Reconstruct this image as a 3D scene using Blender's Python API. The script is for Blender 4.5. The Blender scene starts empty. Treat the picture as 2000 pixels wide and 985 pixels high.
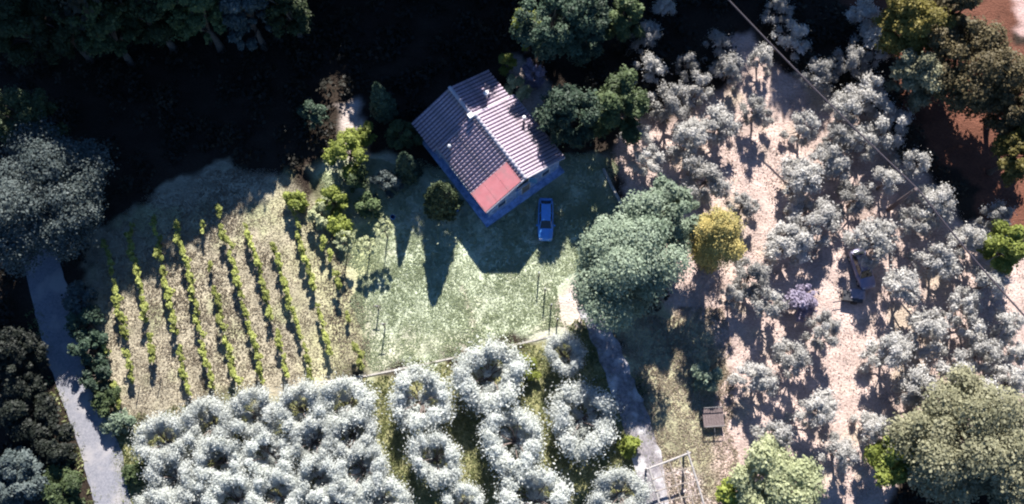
import bpy, math, random
import numpy as np
from mathutils import Vector

# ------------------------------------------------------------------ camera, sky, sun, exposure
S = bpy.context.scene
COL = S.collection
PITCH = math.radians(15.0)          # tilt away from straight down
FPX, CAM_H = 1900.0, 91.0           # focal length in pixels of a 2000 wide picture, flying height
cam_d = bpy.data.cameras.new('camera')
cam = bpy.data.objects.new('camera', cam_d)
COL.objects.link(cam)
cam.location = (0, 0, CAM_H)
cam.rotation_euler = (PITCH, 0, 0)
cam_d.sensor_width = 36.0
cam_d.lens = 36.0 * FPX / 2000.0
cam_d.clip_end = 3000
S.camera = cam

SUN_EL, SUN_AZ = math.radians(35.0), 0.083
W = bpy.data.worlds.new('World')
S.world = W
W.use_nodes = True
wn = W.node_tree.nodes
wn.clear()
sky = wn.new('ShaderNodeTexSky')
sky.sky_type = 'NISHITA'
sky.sun_disc = False
sky.sun_elevation = SUN_EL
sky.sun_rotation = SUN_AZ
sky.air_density = 1.0
sky.dust_density = 0.0
sky.ozone_density = 10.0
bg = wn.new('ShaderNodeBackground')
bg.inputs['Strength'].default_value = 0.055
wo = wn.new('ShaderNodeOutputWorld')
W.node_tree.links.new(sky.outputs[0], bg.inputs[0])
W.node_tree.links.new(bg.outputs[0], wo.inputs[0])

sun_d = bpy.data.lights.new('sun', 'SUN')
sun_d.energy = 5.0
sun_d.angle = math.radians(0.5)
sun_d.color = (1.0, 0.955, 0.90)
sun = bpy.data.objects.new('sun', sun_d)
COL.objects.link(sun)
sv = Vector((math.sin(SUN_AZ) * math.cos(SUN_EL), math.cos(SUN_AZ) * math.cos(SUN_EL), math.sin(SUN_EL)))
sun.rotation_euler = sv.to_track_quat('Z', 'Y').to_euler()
sun.location = (20, 120, 120)

S.view_settings.view_transform = 'Standard'
S.view_settings.look = 'None'
S.view_settings.exposure = 1.4
S.view_settings.gamma = 1.0
S.view_settings.use_curve_mapping = False
S.cycles.filter_width = 2.1            # the photograph is soft
S.cycles.max_bounces = 6
S.cycles.diffuse_bounces = 2
S.cycles.transmission_bounces = 4

# ------------------------------------------------------------------ helpers
_F = np.array([0, math.sin(PITCH), -math.cos(PITCH)])
_U = np.array([0, math.cos(PITCH), math.sin(PITCH)])


def at(x, y, z=0.0):
    """the place in the world (at height z) that the photograph shows at pixel x, y of 2000 x 985"""
    d = _F + np.array([1.0, 0, 0]) * (x - 1000.0) / FPX + _U * (492.5 - y) / FPX
    t = (z - CAM_H) / d[2]
    return np.array([0, 0, CAM_H]) + t * d


def ppm(x, y):
    d = _F + _U * (492.5 - y) / FPX
    return FPX / (CAM_H / -d[2])


def link(o, parent=None):
    COL.objects.link(o)
    if parent is not None:
        o.parent = parent
    return o


def tag(o, label=None, cat=None, group=None, kind=None):
    if label: o['label'] = label
    if cat: o['category'] = cat
    if group: o['group'] = group
    if kind: o['kind'] = kind
    return o


def empty(name, loc, rz=0.0, scale=1.0):
    o = bpy.data.objects.new(name, None)
    o.empty_display_size = 0.3
    o.location = tuple(float(v) for v in loc)
    o.rotation_euler = (0, 0, rz)
    o.scale = (scale,) * 3 if not hasattr(scale, '__len__') else scale
    COL.objects.link(o)
    return o


def obj(name, mesh, parent=None, loc=None, rot=None):
    o = bpy.data.objects.new(name, mesh)
    if loc is not None: o.location = tuple(float(v) for v in loc)
    if rot is not None: o.rotation_euler = rot
    return link(o, parent)


def np_mesh(name, V, Q, mat, smooth=False, fattr=None):
    """mesh from vertex array and an (n,4) or (n,3) face array; fattr: per-face float 'tint'"""
    V = np.asarray(V, np.float32)
    Q = np.asarray(Q, np.int32)
    n, k = Q.shape
    me = bpy.data.meshes.new(name)
    me.vertices.add(len(V))
    me.vertices.foreach_set('co', V.ravel())
    me.loops.add(n * k)
    me.loops.foreach_set('vertex_index', Q.ravel())
    me.polygons.add(n)
    me.polygons.foreach_set('loop_start', np.arange(0, n * k, k, dtype=np.int32))
    if fattr is not None:
        a = me.attributes.new('tint', 'FLOAT', 'FACE')
        a.data.foreach_set('value', np.asarray(fattr, np.float32))
    if smooth:
        me.polygons.foreach_set('use_smooth', np.ones(n, bool))
    me.update(calc_edges=True)
    me.materials.append(mat)
    return me


class MB:
    """collects boxes, tubes and prisms for ONE mesh"""
    def __init__(self):
        self.v, self.f = [], []

    def add(self, vs, fs):
        b = len(self.v)
        self.v += [tuple(float(c) for c in p) for p in vs]
        self.f += [tuple(b + i for i in f) for f in fs]
        return self

    def box(self, x0, x1, y0, y1, z0, z1):
        return self.add([(x0, y0, z0), (x1, y0, z0), (x1, y1, z0), (x0, y1, z0),
                         (x0, y0, z1), (x1, y0, z1), (x1, y1, z1), (x0, y1, z1)],
                        [(0, 3, 2, 1), (4, 5, 6, 7), (0, 1, 5, 4), (1, 2, 6, 5), (2, 3, 7, 6), (3, 0, 4, 7)])

    def tube(self, pts, rad, n=7, cap=True):
        pts = [Vector(tuple(float(c) for c in p)) for p in pts]
        if not hasattr(rad, '__len__'): rad = [rad] * len(pts)
        rings = []
        for i, p in enumerate(pts):
            a = pts[max(i - 1, 0)]; b = pts[min(i + 1, len(pts) - 1)]
            d = (b - a)
            d = d.normalized() if d.length > 1e-6 else Vector((0, 0, 1))
            e = Vector((1, 0, 0)) if abs(d.x) < 0.8 else Vector((0, 1, 0))
            s = d.cross(e).normalized(); t = d.cross(s)
            rings.append([p + (s * math.cos(2 * math.pi * k / n) + t * math.sin(2 * math.pi * k / n)) * rad[i] for k in range(n)])
        vs = [q for r in rings for q in r]
        fs = []
        for i in range(len(pts) - 1):
            for k in range(n):
                k2 = (k + 1) % n
                fs.append((i * n + k, i * n + k2, (i + 1) * n + k2, (i + 1) * n + k))
        if cap:
            fs.append(tuple(range(n)))
            fs.append(tuple(range(len(vs) - n, len(vs)))[::-1])
        return self.add(vs, fs)

    def mesh(self, name, mat, smooth=False, bevel=0.0):
        me = bpy.data.meshes.new(name)
        me.from_pydata(self.v, [], self.f)
        import bmesh
        bm = bmesh.new(); bm.from_mesh(me)
        bmesh.ops.recalc_face_normals(bm, faces=bm.faces)
        if bevel:
            bmesh.ops.bevel(bm, geom=list(bm.edges), offset=bevel, segments=2, affect='EDGES', clamp_overlap=True)
        bm.to_mesh(me); bm.free()
        if smooth:
            for p in me.polygons: p.use_smooth = True
        me.materials.append(mat)
        return me

    def build(self, name, mat, parent=None, smooth=False, bevel=0.0, loc=None, rot=None):
        return obj(name, self.mesh(name, mat, smooth, bevel), parent, loc, rot)


ORD = ['first', 'second', 'third', 'fourth', 'fifth', 'sixth', 'seventh', 'eighth', 'ninth', 'tenth', 'eleventh', 'twelfth',
       'thirteenth', 'fourteenth', 'fifteenth', 'sixteenth', 'seventeenth', 'eighteenth', 'nineteenth', 'twentieth']

# ------------------------------------------------------------------ materials
def new_mat(name):
    m = bpy.data.materials.new(name)
    m.use_nodes = True
    nt = m.node_tree
    b = nt.nodes['Principled BSDF']
    return m, nt, b


def noise_mat(name, c1, c2, scale=4.0, rough=0.8, bump=0.0, bscale=None, spec=0.3, detail=6.0, metal=0.0, c3=None, scale3=0.4):
    m, nt, b = new_mat(name)
    tc = nt.nodes.new('ShaderNodeTexCoord')
    nz = nt.nodes.new('ShaderNodeTexNoise')
    nz.inputs['Scale'].default_value = scale
    nz.inputs['Detail'].default_value = detail
    nz.inputs['Roughness'].default_value = 0.65
    nt.links.new(tc.outputs['Object'], nz.inputs['Vector'])
    cr = nt.nodes.new('ShaderNodeValToRGB')
    cr.color_ramp.elements[0].position = 0.33
    cr.color_ramp.elements[1].position = 0.68
    cr.color_ramp.elements[0].color = (*c1, 1)
    cr.color_ramp.elements[1].color = (*c2, 1)
    nt.links.new(nz.outputs['Fac'], cr.inputs['Fac'])
    out = cr.outputs['Color']
    if c3:
        n3 = nt.nodes.new('ShaderNodeTexNoise')
        n3.inputs['Scale'].default_value = scale3
        n3.inputs['Detail'].default_value = 5
        nt.links.new(tc.outputs['Object'], n3.inputs['Vector'])
        r3 = nt.nodes.new('ShaderNodeValToRGB')
        r3.color_ramp.elements[0].position = 0.48
        r3.color_ramp.elements[1].position = 0.66
        nt.links.new(n3.outputs['Fac'], r3.inputs['Fac'])
        mx = nt.nodes.new('ShaderNodeMix'); mx.data_type = 'RGBA'
        nt.links.new(r3.outputs['Color'], mx.inputs[0])
        nt.links.new(out, mx.inputs[6])
        mx.inputs[7].default_value = (*c3, 1)
        out = mx.outputs[2]
    nt.links.new(out, b.inputs['Base Color'])
    b.inputs['Roughness'].default_value = rough
    b.inputs['Specular IOR Level'].default_value = spec
    b.inputs['Metallic'].default_value = metal
    if bump:
        bp = nt.nodes.new('ShaderNodeBump')
        bp.inputs['Strength'].default_value = bump
        bp.inputs['Distance'].default_value = 0.05
        nb = nt.nodes.new('ShaderNodeTexNoise')
        nb.inputs['Scale'].default_value = bscale or scale * 2
        nb.inputs['Detail'].default_value = 5
        nt.links.new(tc.outputs['Object'], nb.inputs['Vector'])
        nt.links.new(nb.outputs['Fac'], bp.inputs['Height'])
        nt.links.new(bp.outputs['Normal'], b.inputs['Normal'])
    return m


def leaf_mat(name, c1, c2, c3=None, transl=0.25, rough=0.6, rnd=0.25):
    """leaves: colour varies from leaf to leaf (tint) and from plant to plant"""
    m, nt, b = new_mat(name)
    at_ = nt.nodes.new('ShaderNodeAttribute')
    at_.attribute_name = 'tint'
    cr = nt.nodes.new('ShaderNodeValToRGB')
    cr.color_ramp.elements[0].color = (*c1, 1)
    cr.color_ramp.elements[1].color = (*c2, 1)
    if c3:
        e = cr.color_ramp.elements.new(0.93)
        e.color = (*c2, 1)
        cr.color_ramp.elements[2].color = (*c3, 1)
    nt.links.new(at_.outputs['Fac'], cr.inputs['Fac'])
    oi = nt.nodes.new('ShaderNodeObjectInfo')
    mr = nt.nodes.new('ShaderNodeMapRange')
    mr.inputs['To Min'].default_value = 1.0 - rnd
    mr.inputs['To Max'].default_value = 1.0 + rnd
    nt.links.new(oi.outputs['Random'], mr.inputs['Value'])
    hsv = nt.nodes.new('ShaderNodeHueSaturation')
    nt.links.new(mr.outputs[0], hsv.inputs['Value'])
    nt.links.new(cr.outputs['Color'], hsv.inputs['Color'])
    b.inputs['Roughness'].default_value = rough
    b.inputs['Specular IOR Level'].default_value = 0.25
    nt.links.new(hsv.outputs['Color'], b.inputs['Base Color'])
    tr = nt.nodes.new('ShaderNodeBsdfTranslucent')
    nt.links.new(hsv.outputs['Color'], tr.inputs['Color'])
    mx = nt.nodes.new('ShaderNodeMixShader')
    mx.inputs[0].default_value = transl
    nt.links.new(b.outputs[0], mx.inputs[1])
    nt.links.new(tr.outputs[0], mx.inputs[2])
    nt.links.new(mx.outputs[0], nt.nodes['Material Output'].inputs[0])
    return m


def flat_mat(name, c, rough=0.5, metal=0.0, spec=0.5, coat=0.0):
    m = noise_mat(name, tuple(v * 0.86 for v in c), tuple(min(1, v * 1.1) for v in c), 3.0, rough, spec=spec, metal=metal)
    m.node_tree.nodes['Principled BSDF'].inputs['Coat Weight'].default_value = coat
    return m


M = {
    'olive': leaf_mat('olive_leaves', (0.40, 0.42, 0.38), (0.70, 0.72, 0.68), (0.82, 0.83, 0.80), 0.40, 0.5, 0.12),
    'olive_grove': leaf_mat('grove_olive_leaves', (0.30, 0.29, 0.265), (0.58, 0.56, 0.53), (0.74, 0.71, 0.69), 0.38, 0.5, 0.28),
    'oak': leaf_mat('oak_leaves', (0.11, 0.155, 0.10), (0.31, 0.37, 0.27), (0.54, 0.59, 0.49), 0.28, 0.6, 0.08),
    'silver': leaf_mat('poplar_leaves', (0.035, 0.05, 0.047), (0.115, 0.14, 0.135), (0.22, 0.245, 0.245), 0.2, 0.6, 0.1),
    'dark': leaf_mat('evergreen_leaves', (0.02, 0.035, 0.022), (0.06, 0.095, 0.06), (0.10, 0.15, 0.10), 0.15),
    'mid': leaf_mat('mid_green_leaves', (0.04, 0.06, 0.025), (0.11, 0.15, 0.06), (0.16, 0.20, 0.09), 0.2),
    'forest': leaf_mat('forest_leaves', (0.02, 0.03, 0.012), (0.055, 0.075, 0.03), (0.08, 0.10, 0.04), 0.15),
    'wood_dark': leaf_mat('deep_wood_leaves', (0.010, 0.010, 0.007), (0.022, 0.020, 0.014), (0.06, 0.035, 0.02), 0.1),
    'yellow': leaf_mat('lime_leaves', (0.12, 0.15, 0.03), (0.30, 0.34, 0.07), (0.42, 0.44, 0.12), 0.3),
    'gold': leaf_mat('golden_leaves', (0.20, 0.19, 0.07), (0.52, 0.41, 0.14), (0.70, 0.54, 0.19), 0.18, 0.6, 0.05),
    'mustard': leaf_mat('mustard_leaves', (0.10, 0.085, 0.02), (0.24, 0.20, 0.05), (0.32, 0.26, 0.07), 0.25),
    'rust': leaf_mat('russet_leaves', (0.07, 0.055, 0.025), (0.17, 0.135, 0.065), (0.25, 0.20, 0.10), 0.25),
    'pale': leaf_mat('pale_green_leaves', (0.26, 0.29, 0.15), (0.54, 0.56, 0.34), (0.66, 0.66, 0.43), 0.35, 0.6, 0.08),
    'vine': leaf_mat('vine_leaves', (0.20, 0.23, 0.05), (0.44, 0.47, 0.15), (0.58, 0.54, 0.22), 0.35),
    'deep': leaf_mat('shade_dark_leaves', (0.008, 0.010, 0.008), (0.018, 0.023, 0.015), (0.032, 0.040, 0.025), 0.1),  # leaf colour kept near black so these trees look shaded
    'violet': leaf_mat('violet_flowering_leaves', (0.16, 0.13, 0.18), (0.36, 0.32, 0.42), (0.48, 0.44, 0.56), 0.2),
    'cypress': leaf_mat('cypress_leaves', (0.025, 0.04, 0.018), (0.09, 0.12, 0.055), (0.15, 0.18, 0.08), 0.12),
    'grass': leaf_mat('grass_blades', (0.36, 0.41, 0.26), (0.52, 0.56, 0.39), (0.62, 0.64, 0.48), 0.35),
    'weeds': leaf_mat('weed_blades', (0.17, 0.19, 0.08), (0.36, 0.38, 0.18), (0.48, 0.47, 0.26), 0.3),
    'lower': leaf_mat('tan_green_leaves', (0.13, 0.13, 0.075), (0.33, 0.315, 0.20), (0.46, 0.43, 0.29), 0.3, 0.6, 0.1),
    'dry': leaf_mat('dry_grass_blades', (0.30, 0.25, 0.185), (0.50, 0.43, 0.34), (0.58, 0.51, 0.41), 0.3),
    'dune': leaf_mat('bleached_grass_blades', (0.44, 0.36, 0.30), (0.58, 0.49, 0.425), (0.64, 0.55, 0.48), 0.3),
    'bark': noise_mat('bark', (0.07, 0.055, 0.045), (0.17, 0.14, 0.12), 9, 0.9, 0.8),
    'bark_olive': noise_mat('olive_bark', (0.11, 0.085, 0.075), (0.24, 0.19, 0.17), 9, 0.9, 0.8),
    'asphalt': noise_mat('pale_asphalt', (0.165, 0.17, 0.20), (0.285, 0.28, 0.305), 6, 0.85, 0.5, 40, c3=(0.35, 0.33, 0.33), scale3=0.45),
    'concrete': noise_mat('track_gravel', (0.15, 0.14, 0.155), (0.36, 0.325, 0.34), 3, 0.9, 0.9, 12, c3=(0.58, 0.56, 0.57), scale3=0.6),
    'kerb': noise_mat('kerb_concrete', (0.30, 0.28, 0.25), (0.46, 0.43, 0.39), 6, 0.85, 0.4),
    'stone': noise_mat('house_stone', (0.15, 0.24, 0.46), (0.46, 0.62, 0.92), 2.2, 0.9, 1.0, 5, detail=4),  # blue cast of the shaded walls mixed into the stone colour
    'render': noise_mat('plinth_render', (0.34, 0.42, 0.60), (0.44, 0.53, 0.72), 3, 0.9, 0.4),
    'tile': noise_mat('weathered_roof_tile', (0.33, 0.25, 0.315), (0.54, 0.445, 0.53), 5, 0.85, 0.5, 12, c3=(0.30, 0.25, 0.27), scale3=1.1),
    'pan': noise_mat('roof_pan_tile', (0.13, 0.105, 0.13), (0.24, 0.195, 0.235), 5, 0.9, 0.5),
    'mortar': noise_mat('ridge_mortar', (0.42, 0.385, 0.42), (0.56, 0.51, 0.55), 6, 0.85, 0.4),
    'red': noise_mat('red_sheet', (0.56, 0.185, 0.195), (0.64, 0.24, 0.25), 1.2, 0.65, 0.15, c3=(0.48, 0.22, 0.22), scale3=1.3),
    'metal': flat_mat('galvanised_metal', (0.45, 0.45, 0.46), 0.45, 0.7),
    'dark_metal': flat_mat('dark_metal', (0.06, 0.06, 0.065), 0.5, 0.4),
    'white': flat_mat('white_paint', (0.74, 0.73, 0.71), 0.5),
    'glass': flat_mat('window_glass', (0.02, 0.025, 0.03), 0.08, 0, 0.8),
    'blue_wood': flat_mat('blue_shutter_paint', (0.10, 0.28, 0.52), 0.5),
    'blue_plastic': flat_mat('blue_plastic', (0.08, 0.22, 0.60), 0.4),
    'wood': noise_mat('grey_wood', (0.20, 0.165, 0.135), (0.40, 0.345, 0.30), 7, 0.85, 0.5),
    'pale_wood': noise_mat('bleached_wood', (0.27, 0.25, 0.235), (0.44, 0.41, 0.39), 7, 0.85, 0.5),
    'creosote': noise_mat('pole_wood', (0.10, 0.075, 0.075), (0.20, 0.155, 0.15), 7, 0.85, 0.5),
    'cable': flat_mat('cable_rubber', (0.055, 0.045, 0.055), 0.6),
    'tyre': flat_mat('tyre_rubber', (0.02, 0.02, 0.02), 0.85),
    'car_blue': flat_mat('blue_car_paint', (0.09, 0.31, 0.78), 0.28, 0.0, 0.5, 0.6),
    'car_violet': flat_mat('violet_grey_car_paint', (0.22, 0.21, 0.32), 0.3, 0.0, 0.5, 0.6),
    'lamp': flat_mat('headlamp_lens', (0.7, 0.7, 0.7), 0.15),
    'tail': flat_mat('tail_lamp_lens', (0.45, 0.02, 0.02), 0.2),
    'tarp': noise_mat('pale_sheet', (0.22, 0.20, 0.24), (0.32, 0.29, 0.34), 3, 0.7, 0.6),
}


def ground_mat():
    m, nt, b = new_mat('ground')
    a = nt.nodes.new('ShaderNodeAttribute'); a.attribute_name = 'soil'
    tc = nt.nodes.new('ShaderNodeTexCoord')
    out = a.outputs['Color']
    for sc, amt, det in ((0.45, 0.30, 6), (4.5, 0.22, 6), (16.0, 0.16, 3)):
        mp = nt.nodes.new('ShaderNodeMapping')
        mp.inputs['Scale'].default_value = (0.8, 1.25, 1)
        nt.links.new(tc.outputs['Object'], mp.inputs['Vector'])
        nz = nt.nodes.new('ShaderNodeTexNoise')
        nz.inputs['Scale'].default_value = sc
        nz.inputs['Detail'].default_value = det
        nt.links.new(mp.outputs[0], nz.inputs['Vector'])
        mr = nt.nodes.new('ShaderNodeMapRange')
        mr.inputs['From Min'].default_value = 0.3
        mr.inputs['From Max'].default_value = 0.7
        mr.inputs['To Min'].default_value = 1 - amt
        mr.inputs['To Max'].default_value = 1 + amt * 0.8
        nt.links.new(nz.outputs['Fac'], mr.inputs['Value'])
        mx = nt.nodes.new('ShaderNodeMix'); mx.data_type = 'RGBA'; mx.blend_type = 'MULTIPLY'
        mx.inputs[0].default_value = 1.0
        nt.links.new(out, mx.inputs[6])
        nt.links.new(mr.outputs[0], mx.inputs[7])
        out = mx.outputs[2]
    nt.links.new(out, b.inputs['Base Color'])
    b.inputs['Roughness'].default_value = 0.95
    b.inputs['Specular IOR Level'].default_value = 0.1
    bp = nt.nodes.new('ShaderNodeBump')
    bp.inputs['Strength'].default_value = 0.9
    bp.inputs['Distance'].default_value = 0.12
    nb = nt.nodes.new('ShaderNodeTexNoise')
    nb.inputs['Scale'].default_value = 5.0
    nb.inputs['Detail'].default_value = 7
    nt.links.new(tc.outputs['Object'], nb.inputs['Vector'])
    nt.links.new(nb.outputs['Fac'], bp.inputs['Height'])
    nt.links.new(bp.outputs['Normal'], b.inputs['Normal'])
    return m


# ------------------------------------------------------------------ ground
def wpoly(pts):
    return np.array([at(x, y)[:2] for x, y in pts])


def sdist(P, poly):
    """signed distance of points to a polygon, positive inside"""
    n = len(poly)
    d = np.full(len(P), 1e9)
    inside = np.zeros(len(P), bool)
    for i in range(n):
        a, b = poly[i], poly[(i + 1) % n]
        e = b - a
        w = P - a
        t = np.clip((w @ e) / (e @ e), 0, 1)
        d = np.minimum(d, np.hypot(*(w - t[:, None] * e).T))
        c = (a[1] <= P[:, 1]) != (b[1] <= P[:, 1])
        xi = a[0] + (P[:, 1] - a[1]) / (e[1] if abs(e[1]) > 1e-9 else 1e-9) * e[0]
        inside ^= c & (P[:, 0] < xi)
    return np.where(inside, d, -d)


def vnoise(P, s, seed):
    """cheap smooth value noise"""
    r = np.random.default_rng(seed)
    T = r.random((64, 64))
    q = P / s + 1000.0
    i = np.floor(q).astype(int); f = q - i
    f = f * f * (3 - 2 * f)
    x0, y0 = i[:, 0] % 64, i[:, 1] % 64
    x1, y1 = (x0 + 1) % 64, (y0 + 1) % 64
    return (T[x0, y0] * (1 - f[:, 0]) + T[x1, y0] * f[:, 0]) * (1 - f[:, 1]) + (T[x0, y1] * (1 - f[:, 0]) + T[x1, y1] * f[:, 0]) * f[:, 1]


ZONES = {
    'vineyard': ([(170, 470), (300, 380), (430, 330), (560, 330), (640, 400), (690, 560), (722, 715), (600, 757), (420, 790), (240, 830), (200, 700)], (0.375, 0.333, 0.245)),
    'yard': ([(600, 760), (722, 732), (830, 712), (1080, 660), (1150, 620), (1250, 760), (1320, 1050), (200, 1050), (235, 830), (420, 790)], (0.25, 0.24, 0.12)),
    'verge': ([(1170, 620), (1420, 600), (1450, 1050), (1290, 1050), (1250, 760)], (0.35, 0.33, 0.21)),
    'grove': ([(1190, 270), (1250, 225), (1330, 205), (1420, 165), (1438, 70), (1470, 50), (1520, 130), (1620, 180), (1720, 240), (1800, 330), (1890, 430), (2150, 520), (2150, 800), (1750, 860), (1700, 1050), (1420, 1050), (1400, 850), (1420, 650), (1300, 560), (1215, 420), (1185, 330)], (0.50, 0.385, 0.34)),
    'lawn': ([(600, 330), (760, 300), (850, 330), (900, 300), (1000, 300), (1185, 300), (1215, 400), (1180, 560), (1110, 650), (830, 712), (722, 732), (690, 560), (640, 430)], (0.46, 0.495, 0.36)),
    'greenverge': ([(600, 330), (690, 330), (760, 420), (720, 560), (690, 560), (640, 430)], (0.36, 0.38, 0.20)),
    'greenrows': ([(545, 370), (640, 400), (720, 560), (722, 715), (640, 742), (600, 650), (565, 500)], (0.40, 0.38, 0.23)),
    'gravel': ([(1085, 560), (1120, 530), (1200, 540), (1190, 620), (1130, 650), (1095, 625)], (0.58, 0.48, 0.43)),
    'landing': ([(1262, 925), (1345, 900), (1395, 1050), (1290, 1050)], (0.52, 0.43, 0.40)),
    'clearing': ([(640, 190), (700, 195), (722, 240), (715, 330), (690, 330), (680, 270), (650, 240)], (0.52, 0.44, 0.40)),
    'bank': ([(985, 100), (1040, 110), (1075, 200), (1050, 230), (1000, 190)], (0.44, 0.36, 0.32)),
    'field': ([(1930, -60), (2100, -60), (2100, 90), (1990, 75), (1945, 30)], (0.48, 0.33, 0.30)),
    'glare_soil': ([(1560, -60), (1940, -60), (1990, 80), (2150, 90), (2150, 520), (1930, 430), (1820, 300), (1700, 60)], (0.14, 0.060, 0.040)),  # warm glare over this corner put into the soil colour
    'trail': ([(897, 555), (905, 555), (935, 650), (925, 655)], (0.48, 0.43, 0.34)),
}
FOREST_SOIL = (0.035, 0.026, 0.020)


def edges(a, b, fine):
    core = np.arange(a, b + 1e-6, fine)
    out = np.array([10, 30, 80, 200, 450.0])
    return np.concatenate([(a - out)[::-1], core, b + out])


gx, gy = edges(-60, 60, 0.3), edges(-4, 66, 0.3)
X, Y = np.meshgrid(gx, gy)
P2 = np.stack([X.ravel(), Y.ravel()], 1)
wob = (vnoise(P2, 2.6, 1) - 0.5) * 3.0 + (vnoise(P2, 0.7, 2) - 0.5) * 0.9
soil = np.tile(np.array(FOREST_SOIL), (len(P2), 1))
ZP = {k: wpoly(v[0]) for k, v in ZONES.items()}
ROAD_L = wpoly([(-20, 560), (80, 560), (250, 1050), (-20, 1050)])
soil_mix = {}
for k in ('yard', 'verge', 'vineyard', 'grove', 'lawn', 'greenverge', 'greenrows', 'gravel', 'landing', 'clearing', 'bank', 'field', 'glare_soil', 'trail'):
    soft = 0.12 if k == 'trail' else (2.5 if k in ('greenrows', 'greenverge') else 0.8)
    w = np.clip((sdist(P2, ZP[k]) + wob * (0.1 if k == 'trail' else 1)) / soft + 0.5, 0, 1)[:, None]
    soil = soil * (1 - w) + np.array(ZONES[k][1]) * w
# dry patches and greener patches with shapes of their own
pat = np.clip((vnoise(P2, 3.1, 5) + 0.5 * vnoise(P2, 1.1, 6) - 0.85) * 3, 0, 1)[:, None]
inl = np.clip(sdist(P2, ZP['lawn']) + 0.5, 0, 1)[:, None]
soil = soil * (1 - pat * inl * 0.6) + np.array((0.54, 0.50, 0.39)) * pat * inl * 0.6
inv = np.clip(sdist(P2, ZP['vineyard']) + 0.5, 0, 1)[:, None]
soil = soil * (1 - pat * inv * 0.75) + np.array((0.33, 0.34, 0.19)) * pat * inv * 0.75
ing = np.clip(sdist(P2, ZP['grove']) + 0.5, 0, 1)[:, None]
soil = soil * (1 - pat * ing * 0.5) + np.array((0.38, 0.33, 0.22)) * pat * ing * 0.5
Z = (vnoise(P2, 4.0, 8) - 0.5) * 0.05 + (vnoise(P2, 0.8, 9) - 0.5) * 0.04 - 0.03
ny, nx = X.shape
ii = (np.arange(ny - 1)[:, None] * nx + np.arange(nx - 1)[None, :]).ravel()
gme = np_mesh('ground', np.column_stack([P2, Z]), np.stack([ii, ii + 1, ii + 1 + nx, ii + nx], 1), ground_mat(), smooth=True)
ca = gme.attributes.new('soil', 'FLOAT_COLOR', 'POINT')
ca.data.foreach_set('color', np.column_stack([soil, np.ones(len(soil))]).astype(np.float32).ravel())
tag(obj('ground', gme), 'garden, vineyard and grove ground of grass, dry soil and dark forest soil, with glare painted into one corner', kind='structure')


def strip(name, left, right, mat, z, label, jag=0.0, n=8, seed=0):
    """a sheet of road between two edge lines given as pixels"""
    r = random.Random(seed)
    def dense(pl):
        out = []
        for i in range(len(pl) - 1):
            for k in range(n):
                t = k / n
                out.append((pl[i][0] * (1 - t) + pl[i + 1][0] * t, pl[i][1] * (1 - t) + pl[i + 1][1] * t))
        return out + [pl[-1]]
    L, R = dense(left), dense(right)
    mb = MB()
    vs, fs = [], []
    for l, q in zip(L, R):
        a, b = at(*l), at(*q)
        a[0] += r.uniform(-jag, jag); b[0] += r.uniform(-jag, jag)
        c = (a + b) / 2
        vs += [(a[0], a[1], z), (c[0], c[1], z + 0.03), (b[0], b[1], z)]
    for i in range(len(L) - 1):
        fs += [(3 * i, 3 * i + 1, 3 * i + 4, 3 * i + 3), (3 * i + 1, 3 * i + 2, 3 * i + 5, 3 * i + 4)]
    o = mb.add(vs, fs).build(name, mat, smooth=True)
    return tag(o, label, kind='structure')


strip('road', [(35, 470), (55, 555), (85, 680), (120, 780), (160, 890), (185, 990), (195, 1060)],
      [(105, 470), (130, 555), (155, 680), (185, 780), (235, 870), (258, 990), (268, 1060)], M['asphalt'], 0.05, 'pale asphalt lane at the lower left', 0.09, seed=3)
strip('track', [(1128, 600), (1162, 680), (1198, 780), (1232, 880), (1275, 1060)],
      [(1168, 590), (1212, 680), (1254, 780), (1290, 880), (1322, 1060)], M['concrete'], 0.04, 'rutted gravel track running down from the yard', 0.16, seed=4)

# ------------------------------------------------------------------ foliage builders
def unit(a):
    return a / np.maximum(np.linalg.norm(a, axis=-1, keepdims=True), 1e-9)


def leaf_mesh(name, P, N, half, aspect, tint, mat, rng, lean=None):
    """each leaf or sprig a small folded rhombus"""
    n = len(P)
    N = unit(N)
    base = rng.normal(size=(n, 3)) if lean is None else lean * 0.5 + rng.normal(size=(n, 3)) * 0.8
    T = unit(base - (base * N).sum(1, keepdims=True) * N)
    B = np.cross(N, T)
    h = (half * rng.choice([0.55, 0.8, 1.0, 1.5], n) * rng.uniform(0.8, 1.2, n))[:, None]
    V = np.empty((n, 4, 3))
    V[:, 0] = P - T * h * aspect
    V[:, 1] = P + B * h - N * h * 0.25
    V[:, 2] = P + T * h * aspect
    V[:, 3] = P - B * h - N * h * 0.25
    return np_mesh(name, V.reshape(-1, 3), np.arange(4 * n).reshape(n, 4), mat, fattr=np.clip(tint, 0, 1))


def lobes_to_leaves(C, R, per, rng, squash=0.75, up=0.45, shell=0.5, ruf=0.45):
    """C lobe centres, R lobe radii -> leaf places, normals, tints, lean"""
    k = np.maximum((per * (R / R.mean()) ** 2), 8).astype(int)
    idx = np.repeat(np.arange(len(C)), k)
    n = len(idx)
    D = unit(rng.normal(size=(n, 3)))
    D[:, 2] = np.where(D[:, 2] < -0.35, -D[:, 2], D[:, 2])
    rr = R[idx] * (shell + (1 - shell) * rng.random(n) ** 0.5) * (1 + 0.18 * rng.normal(size=n))
    P = C[idx] + D * rr[:, None] * np.array([1, 1, squash])
    N = D * 0.6 + np.array([0, 0, up]) + rng.normal(size=(n, 3)) * ruf
    tint = np.clip(rng.random(len(C))[idx] * 0.45 + rng.random(n) * 0.55, 0, 1)
    return P, N, tint, D


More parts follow.
